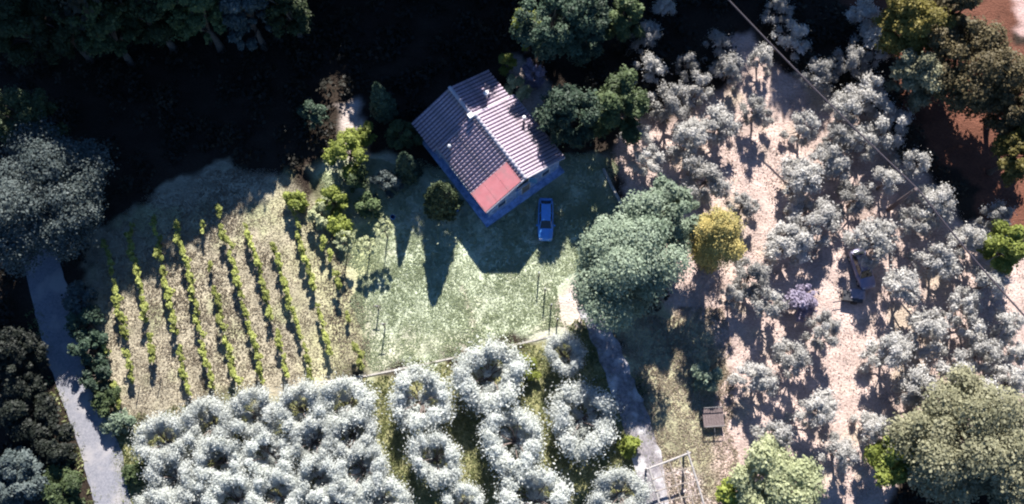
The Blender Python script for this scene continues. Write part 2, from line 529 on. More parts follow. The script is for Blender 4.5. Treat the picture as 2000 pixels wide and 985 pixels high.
def limbs(mb, C, zfork, rtrunk, rng, k, fork=(0, 0)):
    order = rng.permutation(len(C))[:k]
    for i in order:
        c = C[i]
        m = np.array([fork[0] * 0.6 + c[0] * 0.45, fork[1] * 0.6 + c[1] * 0.45, zfork + (c[2] - zfork) * 0.62])
        m[:2] += rng.normal(size=2) * 0.15
        mb.tube([(fork[0], fork[1], zfork - 0.1), m, c], [rtrunk * 0.55, rtrunk * 0.32, rtrunk * 0.1], 5, cap=False)


def trunk_tube(mb, h, r, rng, bend=0.12):
    pts = [(0, 0, -0.15)]
    x = y = 0.0
    for i in range(1, 5):
        x += rng.normal() * bend * 0.4; y += rng.normal() * bend * 0.4
        pts.append((x, y, h * i / 4))
    mb.tube(pts, [r * 1.5, r * 1.05, r * 0.9, r * 0.8, r * 0.75], 8)
    return (x, y)


class Proto:
    def __init__(self, trunk, crown, h, r):
        self.trunk, self.crown, self.h, self.r = trunk, crown, h, r


def broadleaf(rx, ry, h, mat, seed, nl=40, lobe=1.1, per=170, leaf=0.13, aspect=1.3, low=0.3, bark='bark', squash=0.75, spiky=0.0, dmin=-0.55):
    """crown of many leaf clumps spread through an uneven dome"""
    rng = np.random.default_rng(seed)
    zc = h * (low + (1 - low) * 0.42); rz = h * (1 - low) * 0.58
    ph = rng.random(6) * 6.28
    n2 = nl
    D = unit(rng.normal(size=(n2 * 3, 3)))
    D = D[D[:, 2] > dmin][:n2]
    az = np.arctan2(D[:, 1], D[:, 0])
    wave = 1 + 0.13 * np.sin(2 * az + ph[0]) + 0.12 * np.sin(3 * az + ph[1]) + 0.11 * np.sin(5 * az + ph[2])
    rad = (0.50 + 0.44 * rng.random(len(D)) ** 0.6) * wave
    C = D * rad[:, None] * np.array([rx, ry, rz]) + np.array([0, 0, zc])
    R = lobe * rng.uniform(0.45, 1.55, len(D))
    P, N, t, L = lobes_to_leaves(C, R, per, rng, squash, 0.5, 0.7, 0.35)
    if spiky:
        out = unit(P - np.array([0, 0, zc]))
        P = P + out * (rng.random(len(P)) ** 3 * spiky)[:, None]
    ok = P[:, 2] > 0.15
    me = leaf_mesh('crown', P[ok], N[ok], leaf, aspect, t[ok], mat, rng, L[ok])
    mb = MB()
    rt = max(0.10, h * 0.028)
    fk = trunk_tube(mb, h * low + 0.3, rt, rng)
    limbs(mb, C, h * low + 0.3, rt, rng, min(14, len(C)), fk)
    return Proto(mb.mesh('trunk', M[bark], True), me, h, (rx + ry) / 2)


def olive(seed, r=2.0, h=3.9, mat='olive_grove', ring=False, leaf=0.05, per=290, nl=26):
    """vase-pruned olive: clumps round an open heart"""
    rng = np.random.default_rng(seed)
    C, R = [], []
    ph = rng.random(3) * 6.28
    for i in range(nl):
        a = 2 * math.pi * (i + rng.uniform(-0.35, 0.35)) / nl * (2 if ring else 1.0)
        wave = 1 + 0.16 * math.sin(2 * a + ph[0]) + 0.14 * math.sin(3 * a + ph[1])
        if ring:
            z = h * rng.uniform(0.34, 0.88)
            q = r * rng.uniform(0.58, 0.87) * (1 + 0.6 * (wave - 1)) * (1 - 0.25 * max(0, 0.5 - z / h))
            R.append(r * rng.uniform(0.11, 0.24))
        else:
            q = r * (0.88 * rng.random() ** 0.6) * wave
            z = h * (0.84 - 0.46 * (q / r) ** 2 + rng.uniform(-0.36, 0.05))
            R.append(r * rng.uniform(0.14, 0.27))
        C.append((math.cos(a) * q, math.sin(a) * q, z))
    if ring:                                    # thin shoots inside the heart
        for i in range(14):
            a = rng.random() * 6.28
            q = r * rng.uniform(0.12, 0.48)
            C.append((math.cos(a) * q, math.sin(a) * q, h * rng.uniform(0.26, 0.48)))
            R.append(r * rng.uniform(0.09, 0.16))
    C, R = np.array(C), np.array(R)
    P, N, t, L = lobes_to_leaves(C, R, per, rng, 0.75, 0.55, 0.35, 0.3)
    # long shoots hanging out of the clumps
    out = unit(P * np.array([1, 1, 0]))
    k = rng.random(len(P)) ** 4
    P = P + (out + rng.normal(size=P.shape) * 0.8) * (k * (0.55 if ring else 0.3))[:, None]
    me = leaf_mesh('crown', P, N, leaf, 2.1, t, M[mat], rng, out + np.array([0, 0, 0.2]))
    mb = MB()
    fk = trunk_tube(mb, h * 0.3, 0.16, rng)
    limbs(mb, C, h * 0.3, 0.17, rng, 9 if not ring else 14, fk)
    return Proto(mb.mesh('trunk', M['bark_olive'], True), me, h, r)


def cone_tree(seed, r, h, mat, per=5200, leaf=0.085, power=0.8, blunt=0.0):
    """upright cypress: shoots on a tapering body"""
    rng = np.random.default_rng(seed)
    u = rng.random(per) ** 0.8
    z = 0.3 + u * (h - 0.3)
    f = np.clip((1 - u), 0, 1) ** power * (1 - blunt) + blunt * np.sqrt(np.clip(1 - u ** 3, 0, 1))
    f = np.minimum(f, 0.55 + u * 3)
    a = rng.random(per) * 6.283
    lump = 1 + 0.12 * np.sin(5 * a + z * 3) + 0.10 * np.sin(9 * a - z * 5)
    q = r * f * lump * (0.6 + 0.45 * rng.random(per) ** 0.4)
    P = np.column_stack([np.cos(a) * q, np.sin(a) * q, z])
    O = np.column_stack([np.cos(a), np.sin(a), np.full(per, 0.5)])
    N = O + rng.normal(size=(per, 3)) * 0.45
    me = leaf_mesh('crown', P, N, leaf, 1.7, rng.random(per), mat, rng, np.tile([0, 0, 1.0], (per, 1)) + O * 0.4)
    mb = MB()
    mb.tube([(0, 0, -0.1), (0, 0, h * 0.5), (0, 0, h * 0.9)], [0.14, 0.09, 0.02], 6)
    return Proto(mb.mesh('trunk', M['bark'], True), me, h, r)


def plant(name, pr, X_, Y_, rz, sc, label, cat='tree', group=None, z=0.0):
    e = empty(name, (X_, Y_, z), rz, sc)
    tag(e, label, cat, group)
    obj('trunk' if cat == 'tree' else 'stem', pr.trunk, e)
    obj('crown' if cat == 'tree' else 'foliage', pr.crown, e)
    return e


RNG = random.Random(11)


def put(name, pr, px, py, label, sc=1.0, zc=0.62, cat='tree', group=None, rz=None):
    """set a plant so that the middle of its crown is seen at px, py"""
    s = sc if not hasattr(sc, '__len__') else sc[2]
    p = at(px, py, pr.h * s * zc)
    return plant(name, pr, p[0], p[1], RNG.random() * 6.28 if rz is None else rz, sc, label, cat, group)


# ------------------------------------------------------------------ the house
HA = at(927, 223, 5.3)
HOUSE = empty('stone_house', (HA[0], HA[1], 0), math.atan2(-0.801, 0.598))
tag(HOUSE, 'stone house with ribbed tile roof and a red sheet on its lower corner', 'house')


def gable_walls(x0, x1, y0, y1, yr, ze, zr, name):
    mb = MB()
    t = 0.0
    vs = [(x0, y0, 0), (x1, y0, 0), (x1, y1, 0), (x0, y1, 0), (x0, y0, ze), (x1, y0, ze), (x1, y1, ze), (x0, y1, ze), (x0, yr, zr), (x1, yr, zr)]
    fs = [(0, 1, 5, 4), (2, 3, 7, 6), (1, 2, 6, 9, 5), (3, 0, 4, 8, 7), (4, 5, 9, 8), (6, 7, 8, 9), (0, 3, 2, 1)]
    return mb.add(vs, fs).build(name, M['stone'], HOUSE)


gable_walls(0.0, 7.75, -4.15, 4.35, 0.0, 3.28, 5.02, 'wall')
gable_walls(-3.6, -0.01, -4.5, 4.0, -0.2, 2.75, 4.55, 'wall')
MB().box(-3.75, 8.4, -4.9, 4.65, -0.1, 0.16).build('paved_apron', M['stone'], HOUSE, bevel=0.02)


def slope_frame(x0, x1, yr, zr, ye, ze):
    """vectors of one roof slope"""
    d = Vector((0, ye - yr, ze - zr)); L = d.length
    return d.normalized(), L


TILE_CACHE = {}


def tile_row_mesh(L, sgn, dz):
    key = (round(L, 3), sgn, round(dz, 4))
    if key in TILE_CACHE: return TILE_CACHE[key]
    mb = MB()
    nt_ = int(L / 0.42)
    step = L / nt_
    dy, ddz = sgn * math.cos(dz), -math.sin(dz)
    nyv, nzv = sgn * math.sin(dz), math.cos(dz)
    for i in range(nt_):
        a, b = i * step, (i + 1) * step + 0.05
        for (s0, ra, ha), (s1, rb, hb) in [((a, 0.105, 0.0), (b, 0.135, 0.035))]:
            vs = []
            for s, r_, hh in ((s0, ra, ha), (s1, rb, hb)):
                for k in range(6):
                    an = math.pi * k / 5
                    x = math.cos(an) * r_
                    n_ = math.sin(an) * r_ * 0.85 + hh
                    vs.append((x, dy * s + nyv * n_, ddz * s + nzv * n_))
            fs = [(k, k + 1, 7 + k, 6 + k) for k in range(5)] + [(6, 7, 8, 9, 10, 11)]
            mb.add(vs, fs)
    TILE_CACHE[key] = mb.mesh('tile_row', M['tile'], True)
    return TILE_CACHE[key]


def roof_slope(x0, x1, yr, zr, ye, ze, skip=None):
    d, L = slope_frame(x0, x1, yr, zr, ye, ze)
    sgn = 1 if ye > yr else -1
    ang = math.atan2(zr - ze, abs(ye - yr))
    nrm = Vector((0, sgn * math.sin(ang), math.cos(ang)))
    t = 0.10
    a, b = Vector((x0, yr, zr)), Vector((x1, yr, zr))
    c, e = b + d * L, a + d * L
    mb = MB()
    mb.add([a, b, c, e, a - nrm * t, b - nrm * t, c - nrm * t, e - nrm * t],
           [(0, 1, 2, 3), (7, 6, 5, 4), (0, 4, 5, 1), (1, 5, 6, 2), (2, 6, 7, 3), (3, 7, 4, 0)])
    deck = mb.build('roof', M['pan'], HOUSE)
    n = int((x1 - x0) / 0.355)
    me = tile_row_mesh(L, sgn, ang)
    for i in range(n):
        x = x0 + (i + 0.5) * (x1 - x0) / n
        o = obj('tile_row', me, deck, (x + RNG.uniform(-0.015, 0.015), yr, zr + RNG.uniform(0.0, 0.012)))
    return deck, d, nrm, L


ROOF_R = roof_slope(-0.05, 8.05, 0.0, 5.30, 4.6, 3.35)
ROOF_L = roof_slope(-0.05, 8.05, 0.0, 5.30, -4.5, 3.40)
roof_slope(-3.85, -0.08, -0.2, 4.85, 4.25, 3.05)
roof_slope(-3.85, -0.08, -0.2, 4.85, -4.9, 2.80)
# ridge caps, verge and the flashing where the two roofs meet
for x0, x1, y, z in ((-0.1, 8.1, 0.0, 5.31), (-3.9, -0.1, -0.2, 4.86)):
    k = int((x1 - x0) / 0.45)
    cap = MB()
    for i in range(k):
        a = x0 + (x1 - x0) * i / k; b = x0 + (x1 - x0) * (i + 1) / k + 0.05
        vs = []
        for xx, r_, hz in ((a, 0.15, 0.03), (b, 0.18, 0.06)):
            for q in range(7):
                an = math.pi * q / 6
                vs.append((xx, y + math.cos(an) * r_ * 1.15, z + math.sin(an) * r_ * 0.8 + hz - 0.05))
        cap.add(vs, [(q, q + 1, 8 + q, 7 + q) for q in range(6)] + [(7, 8, 9, 10, 11, 12, 13)])
    cap.build('ridge_cap', M['mortar'], HOUSE, smooth=True)
for sgn, ye, ze in ((1, 4.6, 3.35), (-1, -4.5, 3.40)):
    for x in ((8.09,) if sgn < 0 else (8.09, -0.02)):
        MB().tube([(x, 0.0, 5.36), (x, ye * 1.01, ze + 0.06)], 0.085, 6).build('verge', M['mortar'], HOUSE)
# eaves gutter
MB().tube([(-0.05, 4.72, 3.27), (8.05, 4.72, 3.27)], 0.07, 8).build('gutter', M['metal'], HOUSE)
MB().tube([(-0.05, -4.62, 3.32), (8.05, -4.62, 3.32)], 0.07, 8).build('gutter', M['metal'], HOUSE)

# the red sheet laid over the lower left corner of the roof
d, nrm, L = ROOF_L[1], ROOF_L[2], ROOF_L[3]
red = empty('red_roof_sheet', (0, 0, 0)); red.parent = HOUSE
red['label'] = 'smooth red sheet over the lower corner of the roof'
for i in range(3):
    s0, s1 = 0.55 + i * 1.46, 0.55 + (i + 1) * 1.46 - 0.022
    lift = 0.17
    tl = 0.12 * 0
    a = Vector((5.68, 0, 5.30)) + d * s0 + nrm * (lift + 0.10 * 0)
    b = Vector((7.98, 0, 5.30)) + d * s0 + nrm * lift
    c = Vector((7.98, 0, 5.30)) + d * s1 + nrm * (lift + 0.0)
    e = Vector((5.68, 0, 5.30)) + d * s1 + nrm * (lift + 0.0)
    mb = MB()
    mb.add([a, b, c, e, a - nrm * .03, b - nrm * .03, c - nrm * .03, e - nrm * .03],
           [(0, 1, 2, 3), (7, 6, 5, 4), (0, 4, 5, 1), (1, 5, 6, 2), (2, 6, 7, 3), (3, 7, 4, 0)])
    mb.build('panel', M['red'], red)
for s0 in (0.50, 4.97):
    a = Vector((5.64, 0, 5.30)) + d * s0 + nrm * 0.15
    b = Vector((8.02, 0, 5.30)) + d * s0 + nrm * 0.15
    MB().tube([a, b], 0.03, 5).build('batten', M['red'], red)


def roof_z(y):
    return 5.30 - abs(y) * (1.95 / 4.6)


def chimney(x, y, zbase, w, h, capmat, kind='block'):
    mb = MB()
    if kind == 'block':
        mb.box(x - w, x + w, y - w, y + w, zbase - 0.5, zbase + h)
        c = mb.build('chimney', M['render'], HOUSE, bevel=0.015)
        MB().box(x - w * 1.3, x + w * 1.3, y - w * 1.3, y + w * 1.3, zbase + h + 0.002, zbase + h + 0.08).build('chimney_cap', capmat, c, bevel=0.01)
    else:
        mb.tube([(x, y, zbase - 0.3), (x, y, zbase + h)], w, 10)
        c = mb.build('flue', M['metal'], HOUSE)
        MB().tube([(x, y, zbase + h + 0.01), (x, y, zbase + h + 0.08), (x, y, zbase + h + 0.14)], [w * 1.7, w * 1.5, 0.02], 12).build('flue_cap', capmat, c)
    return c


chimney(-1.15, 2.2, 4.0, 0.16, 1.15, M['white'], 'flue')
chimney(2.9, 3.7, roof_z(3.7), 0.11, 1.05, M['white'], 'flue')
chimney(0.95, -3.7, roof_z(3.7), 0.11, 0.9, M['white'], 'flue')
chimney(0.0, -0.45, 5.1, 0.20, 0.55, M['white'])


def window(x, y, z, w, h, face, shut=None, door=False):
    """face 'x' = gable end looking along +x, 'y' = side looking along -y"""
    def bx(u0, u1, z0, z1, o0, o1):
        m = MB()
        if face == 'x': m.box(x + o0, x + o1, y + u0, y + u1, z + z0, z + z1)
        else: m.box(x + u0, x + u1, y - o1, y - o0, z + z0, z + z1)
        return m
    fr = MB()
    for a in ((-w / 2, -w / 2 + .07, 0, h), (w / 2 - .07, w / 2, 0, h), (-w / 2 + .071, w / 2 - .071, h - .07, h), (-w / 2 + .071, w / 2 - .071, 0, .07)):
        m = bx(*a, 0.0, 0.05); fr.add(m.v, m.f)
    f = fr.build('door_frame' if door else 'window_frame', M['white'], HOUSE)
    bx(-w / 2 + .072, w / 2 - .072, .072, h - .072, 0.004, 0.02).build('door_leaf' if door else 'pane', M['wood'] if door else M['glass'], f)
    if not door:
        bx(-w / 2 - .1, w / 2 + .1, -.08, -.003, 0.0, 0.16).build('sill', M['render'], f)
    if shut:
        for s in (-1, 1):
            hinge = (x + 0.06, y + s * w / 2, z) if face == 'x' else (x + s * w / 2, y - 0.06, z)
            ang = shut * s
            m = MB().box(0, 0.045, 0, w / 2, 0.0, h) if face == 'x' else MB().box(0, w / 2, -0.045, 0, 0, h)
            for k in range(6):
                if face == 'x': m.box(0.046, 0.07, 0.06, w / 2 - 0.06, h * (k + .3) / 6, h * (k + .7) / 6)
            o = m.build('shutter', M['blue_wood'], f)
            o.location = hinge
            o.rotation_euler = (0, 0, (0 if s > 0 else math.pi) + s * shut) if face == 'x' else (0, 0, 0)
            if face == 'x':
                o.scale = (s, 1, 1)


window(7.75, -0.1, 2.75, 1.5, 1.35, 'x', shut=-0.9)
window(7.75, -2.6, 1.1, 1.0, 1.2, 'x')
window(7.75, 2.7, 1.1, 1.0, 1.2, 'x')
window(7.75, 0.3, 0.17, 1.05, 2.1, 'x', door=True)
window(2.0, -4.15, 1.1, 1.0, 1.2, 'y')
window(5.6, -4.15, 1.1, 1.0, 1.2, 'y')
window(-1.9, -4.5, 1.0, 0.9, 1.1, 'y')


# ------------------------------------------------------------------ cars
def make_car(name, loc, rz, paint, label, L=4.35, Wd=1.66, H_=1.42):
    e = empty(name, loc, rz)
    tag(e, label, 'car')
    # sections along x (front at +x): x, half width, z bottom, z top of the body
    secs = [(-.50, .76, .42, .70), (-.485, .88, .30, .84), (-.40, .95, .24, .93), (-.25, 1.0, .22, .94), (0, 1.0, .22, .93), (.18, 1.0, .22, .93),
            (.30, .99, .22, .90), (.42, .93, .24, .82), (.48, .84, .30, .70), (.50, .70, .40, .58)]
    vs, fs = [], []
    n = 10
    for (x, w, z0, z1) in secs:
        hw = w * Wd / 2
        prof = [(-hw * .8, z0), (-hw * .97, z0 + .1), (-hw, (z0 + z1) / 2), (-hw * .96, z1 - .08), (-hw * .82, z1), (hw * .82, z1), (hw * .96, z1 - .08), (hw, (z0 + z1) / 2), (hw * .97, z0 + .1), (hw * .8, z0)]
        vs += [(x * L, y, z) for y, z in prof]
    for i in range(len(secs) - 1):
        for k in range(n):
            k2 = (k + 1) % n
            fs.append((i * n + k, i * n + k2, (i + 1) * n + k2, (i + 1) * n + k))
    fs += [tuple(range(n)), tuple(range((len(secs) - 1) * n, len(secs) * n))]
    body = MB().add(vs, fs).build('body', paint, e, smooth=True)
    # cabin glass and roof
    hw = Wd / 2
    cab = [(-.42, .76, .925), (-.31, .66, H_ - .04), (.02, .66, H_), (.085, .65, H_ - .04), (.235, .78, .915)]
    vs, fs = [], []
    for x, w, z in cab:
        vs += [(x * L, -w * hw, z), (x * L, w * hw, z)]
    base = [(-.42, .84), (-.31, .86), (.02, .86), (.085, .86), (.235, .82)]
    for x, w in base:
        vs += [(x * L, -w * hw, .88), (x * L, w * hw, .88)]
    for i in range(4):
        fs += [(2 * i, 2 * i + 1, 2 * i + 3, 2 * i + 2), (2 * i, 2 * i + 2, 12 + 2 * i, 10 + 2 * i), (2 * i + 1, 11 + 2 * i, 13 + 2 * i, 2 * i + 3)]
    MB().add(vs, fs).build('windows', M['glass'], e)
    r = MB()
    r.add([(-.315 * L, -.60 * hw, H_ - .015), (-.30 * L, .0, H_ + .035), (-.315 * L, .60 * hw, H_ - .015), (.09 * L, -.60 * hw, H_ - .02), (.085 * L, 0, H_ + .03), (.09 * L, .60 * hw, H_ - .02),
           (-.10 * L, -.62 * hw, H_ + .02), (-.10 * L, 0, H_ + .06), (-.10 * L, .62 * hw, H_ + .02)],
          [(0, 1, 7, 6), (1, 2, 8, 7), (6, 7, 4, 3), (7, 8, 5, 4)])
    r.build('roof_panel', paint, e, smooth=True)
    for s in (-1, 1):
        MB().tube([(.237 * L, s * .79 * hw, .91), (.087 * L, s * .645 * hw, H_ - .02)], .035, 5).build('pillar', paint, e)
        MB().tube([(-.425 * L, s * .77 * hw, .92), (-.315 * L, s * .655 * hw, H_ - .02)], .05, 5).build('pillar', paint, e)
        MB().tube([(-.10 * L, s * .87 * hw, .90), (-.10 * L, s * .66 * hw, H_)], .035, 5).build('pillar', paint, e)
    for x in (-.31, .31):
        for s in (-1, 1):
            w = MB().tube([(0, -.1, 0), (0, -.085, 0), (0, .085, 0), (0, .1, 0)], [.26, .31, .31, .26], 16).build('wheel', M['tyre'], e, loc=(x * L, s * (hw - .11), .31))
            MB().tube([(0, s * .101, 0), (0, s * .115, 0)], [.19, .17], 12).build('rim', M['metal'], w)
    for s in (-1, 1):
        MB().box(.452 * L, .482 * L, s * .62 * hw - .14, s * .62 * hw + .14, .60, .735).build('headlight', M['lamp'], e, bevel=.02)
        MB().box(-.494 * L, -.478 * L, s * .66 * hw - .12, s * .66 * hw + .12, .62, .78).build('tail_light', M['tail'], e, bevel=.02)
        MB().box(.15 * L, .19 * L, s * (hw + .09) - .09, s * (hw + .09) + .09, .90, 1.02).build('mirror', paint, e, bevel=.03)
    return e


cp = at(1066, 427, 0.9)
make_car('parked_car', (cp[0], cp[1], 0.0), -math.pi / 2 - 0.02, M['car_blue'], 'bright blue car parked on the shaded grass below the house', 4.3, 1.5)
cp = at(1686, 524, 0.9)
make_car('parked_car', (cp[0], cp[1], 0.0), -math.pi / 2 + 0.24, M['car_violet'], 'violet-grey car parked among the olive trees', 4.0, 1.6)

# ------------------------------------------------------------------ utility pole and cable
pb = at(1735, 410)
pole = empty('utility_pole', (pb[0], pb[1], 0))
tag(pole, 'dark wooden utility pole standing among the olives under the cable', 'pole')
MB().tube([(0, 0, -.3), (0.1, 0.03, 3), (0.22, 0.06, 6.2)], [.22, .19, .15], 10).build('post', M['creosote'], pole)
MB().box(-.12, .5, -.06, .06, 5.78, 5.9).build('cable_bracket', M['dark_metal'], pole)
MB().tube([(0.48, 0, 5.905), (0.48, 0, 6.0), (0.48, 0, 6.06)], [.05, .07, .03], 8).build('insulator', M['lamp'], pole)


def cable(px):
    pts = []
    for (a, b) in zip(px[:-1], px[1:]):
        A, B = np.array(a), np.array(b)
        for k in range(10):
            t = k / 10
            q = A * (1 - t) + B * t
            q[2] -= 0.45 * math.sin(math.pi * t)
            pts.append(q)
    pts.append(np.array(px[-1]))
    return pts


ctop = np.array([pb[0] + 0.48, pb[1], 6.1])
c0 = at(1385, -40, 6.6); c2 = at(2045, 665, 6.4)
MB().tube(cable([tuple(c0), tuple(ctop), tuple(c2)]), 0.08, 6).build('overhead_cable', M['cable'])
tag(bpy.data.objects['overhead_cable'], 'dark overhead cable crossing the olive grove by the utility pole', 'cable')

# ------------------------------------------------------------------ kerbs, posts and yard furniture
def kerb(name, px, w, h, label):
    e = empty(name, (0, 0, 0)); tag(e, label, 'kerb')
    pts = []
    for a, b in zip(px[:-1], px[1:]):
        A, B = at(*a), at(*b)
        k = max(1, int(np.linalg.norm(B - A) / 0.95))
        pts += [A + (B - A) * i / k for i in range(k)]
    pts.append(at(*px[-1]))
    e.location = tuple(pts[0])
    for a, b in zip(pts[:-1], pts[1:]):
        dd = b - a; L_ = np.linalg.norm(dd)
        MB().box(0.012, L_ - 0.012, -w / 2, w / 2, -0.12, h + RNG.uniform(-.015, .015)).build('kerb_stone', M['kerb'], e, bevel=0.015,
            loc=tuple(a - pts[0]), rot=(0, 0, math.atan2(dd[1], dd[0]) + RNG.uniform(-.02, .02)))


kerb('garden_edging', [(625, 747), (722, 733), (830, 711), (930, 690), (1040, 666), (1085, 655)], 0.18, 0.03, 'pale thin kerb edging the lawn above the silver olives')
kerb('yard_kerb', [(1178, 330), (1192, 360), (1208, 390), (1220, 415)], 0.3, 0.16, 'short pale kerb at the right edge of the shaded yard')


def post(name, px, py, h, r, label, group, mat='wood', cross=0.0):
    p = at(px, py)
    e = empty(name, (p[0], p[1], 0)); tag(e, label, 'post', group)
    MB().tube([(0, 0, -.2), (0, 0, h)], [r, r * .9], 7).build('shaft', M[mat], e)
    MB().tube([(0, 0, h + .002), (0, 0, h + .03)], [r * 1.1, r * .5], 7).build('cap', M['metal'], e)
    if cross:
        MB().tube([(-cross, 0, h - .1), (cross, 0, h - .1)], r * .7, 6).build('crossbar', M[mat], e)


for i, (x, y) in enumerate(((1052, 541), (1064, 572), (1076, 602), (1088, 630))):
    post('fence_post', x, y, 1.75, .075, 'thin dark fence post at the lawn edge by the pale gravel, %s from the top' % ORD[i], 'fence posts beside the gravel', 'creosote')
post('clothes_post', 740, 604, 1.5, .065, 'upper of two thin T-shaped posts on the lawn beside the vines', 'clothes posts on the lawn', 'creosote', .35)
post('clothes_post', 752, 640, 1.9, .065, 'lower of two thin T-shaped posts on the lawn beside the vines', 'clothes posts on the lawn', 'creosote', .35)
post('road_stake', 62, 975, 1.9, .035, 'thin white stake beside the pale tree at the lower left', None, 'white')


def barrel(px, py, r, h, label):
    p = at(px, py)
    e = empty('plastic_tub', (p[0], p[1], 0)); tag(e, label, 'tub')
    MB().tube([(0, 0, 0), (0, 0, h * .5), (0, 0, h), (0, 0, h), (0, 0, h * .25)], [r * .8, r * .93, r, r * .88, r * .75], 14, cap=True).build('tub_wall', M['blue_plastic'], e)
    MB().tube([(math.cos(a) * r, math.sin(a) * r, h) for a in [k * math.pi / 8 for k in range(17)]], .03, 6, cap=False).build('rim', M['blue_plastic'], e)


barrel(893, 408, .34, .6, 'small blue tub beside the cypress and the house wall')
barrel(768, 426, .22, .35, 'tiny blue tub on the grass between the garden shrubs')
barrel(1755, 846, .42, .7, 'blue tub at the edge of the broad green tree, lower right')

# flat trailer on the verge
p = at(1394, 815, .7)
tr = empty('flat_trailer', (p[0], p[1], 0), 0.06, 0.86)
tag(tr, 'weathered plank trailer with low rails on the verge below the oaks', 'trailer')
for i in range(8):
    MB().box(-1.12 + i * .28, -1.12 + i * .28 + .262, -1.05, 1.05, .62, .665).build('plank', M['creosote'], tr, rot=(0, 0, RNG.uniform(-.004, .004)))
MB().box(-1.1, 1.1, -.9, -.8, .5, .618).box(-1.1, 1.1, .8, .9, .5, .618).box(-.06, .06, -2.0, -.902, .5, .6).build('chassis', M['dark_metal'], tr)
for s in (-1, 1):
    w = MB().tube([(-.09, 0, 0), (-.075, 0, 0), (.075, 0, 0), (.09, 0, 0)], [.26, .31, .31, .26], 14).build('wheel', M['tyre'], tr, loc=(s * 1.24, 0, .31))
    MB().tube([(s * .091, 0, 0), (s * .105, 0, 0)], [.17, .15], 10).build('rim', M['metal'], w)
for s in (-1, 1):
    for y in (-1, 1):
        MB().tube([(s * 1.08, y * 1.0, .664), (s * 1.08, y * 1.0, 1.1)], .035, 6).build('stanchion', M['dark_metal'], tr)
MB().tube([(-1.08, -1.0, 1.08), (1.08, -1.0, 1.08)], .045, 6).build('rail', M['dark_metal'], tr)
MB().tube([(-1.08, 1.0, 1.08), (1.08, 1.0, 1.08)], .045, 6).build('rail', M['dark_metal'], tr)

# hand cart under a pale sheet by the violet car
p = at(1665, 580, .5)
hc = empty('hand_cart', (p[0], p[1], 0), -0.15)
tag(hc, 'dark hand cart half covered with a pale sheet beside the violet-grey car', 'cart')
MB().box(-.95, .95, -.5, .5, .35, .72).build('tray', M['dark_metal'], hc, bevel=.03)
vs = []; fs = []
for j in range(7):
    for i in range(9):
        x = -.35 + i * .19; y = -.2 + j * .17
        edge = max(0, abs(x - .4) - .6) + max(0, abs(y - .25) - .4)
        vs.append((x, y, .80 + .1 * math.sin(i * 1.3) * math.cos(j * 1.7) - edge * 1.2))
for j in range(6):
    for i in range(8):
        fs.append((j * 9 + i, j * 9 + i + 1, j * 9 + i + 10, j * 9 + i + 9))
MB().add(vs, fs).build('cover_sheet', M['tarp'], hc, smooth=True)
for s in (-1, 1):
    MB().tube([(0, s * .50, .33), (0, s * .6, .33)], .32, 14).build('wheel', M['tyre'], hc, loc=(.2, 0, 0))
    MB().tube([(-.9, s * .4, .55), (-1.75, s * .4, .75)], .035, 6).build('handle', M['wood'], hc)

# pergola of rough poles at the lower edge
pg0 = at(1300, 960, 2.3)
pg = empty('pole_pergola', (pg0[0], pg0[1], 0))
tag(pg, 'grey rough-pole pergola frame with cross wires at the end of the track', 'pergola')
def L3(px, py, z):
    q = at(px, py, z); return (q[0] - pg0[0], q[1] - pg0[1], q[2])
A1, B1 = L3(1268, 915, 2.3), L3(1344, 886, 2.4)
C1, D1 = L3(1300, 1030, 2.3), L3(1385, 1020, 2.4)
for q in (A1, B1, C1, D1):
    MB().tube([(q[0], q[1], -.2), (q[0] + .02, q[1], q[2] + .12)], [.11, .10], 8).build('post', M['pale_wood'], pg)
for a, b in ((A1, B1), (C1, D1), (A1, C1), (B1, D1)):
    a_, b_ = np.array(a), np.array(b); ex = (b_ - a_) / np.linalg.norm(b_ - a_) * .25
    MB().tube([a_ - ex + (0, 0, .05), (a_ + b_) / 2 + (0.03, 0, .0), b_ + ex + (0, 0, .05)], [.09, .095, .08], 8).build('beam', M['pale_wood'], pg)
for i in range(1, 5):
    t = i / 5
    a_ = np.array(A1) * (1 - t) + np.array(C1) * t; b_ = np.array(B1) * (1 - t) + np.array(D1) * t
    MB().tube([a_ + (0, 0, .12), (a_ + b_) / 2 + (.02, .1, .02), b_ + (0, 0, .12)], .05, 6).build('cross_pole', M['wood'], pg)
for i in range(1, 4):
    t = i / 4
    a_ = np.array(A1) * (1 - t) + np.array(B1) * t; b_ = np.array(C1) * (1 - t) + np.array(D1) * t
    MB().tube([a_ + (0, 0, .14), (a_ + b_) / 2 + (.1, 0, .07), b_ + (0, 0, .14)], .045, 6).build('runner', M['wood'], pg)

# ------------------------------------------------------------------ single trees
def tree(name, px, py, rpx, h, mat, seed, label, ry=1.0, cat='tree', low=0.3, nl=None, leaf=0.085, per=330, lobe=None, zc=0.66, bark='bark', squash=0.75, spiky=0.3, group=None, aspect=1.3):
    r = rpx / ppm(px, py) * (1 - h * 0.6 / CAM_H)
    lobe = lobe or max(0.28, r * 0.19)
    nl = nl or int(26 + r * 9)
    pr = broadleaf(r * 0.86, r * ry * 0.86, h, M[mat], seed, nl, lobe, per, leaf, aspect, low, bark, squash, spiky)
    return put(name, pr, px, py, label, 1.0, zc, cat, group, rz=0)


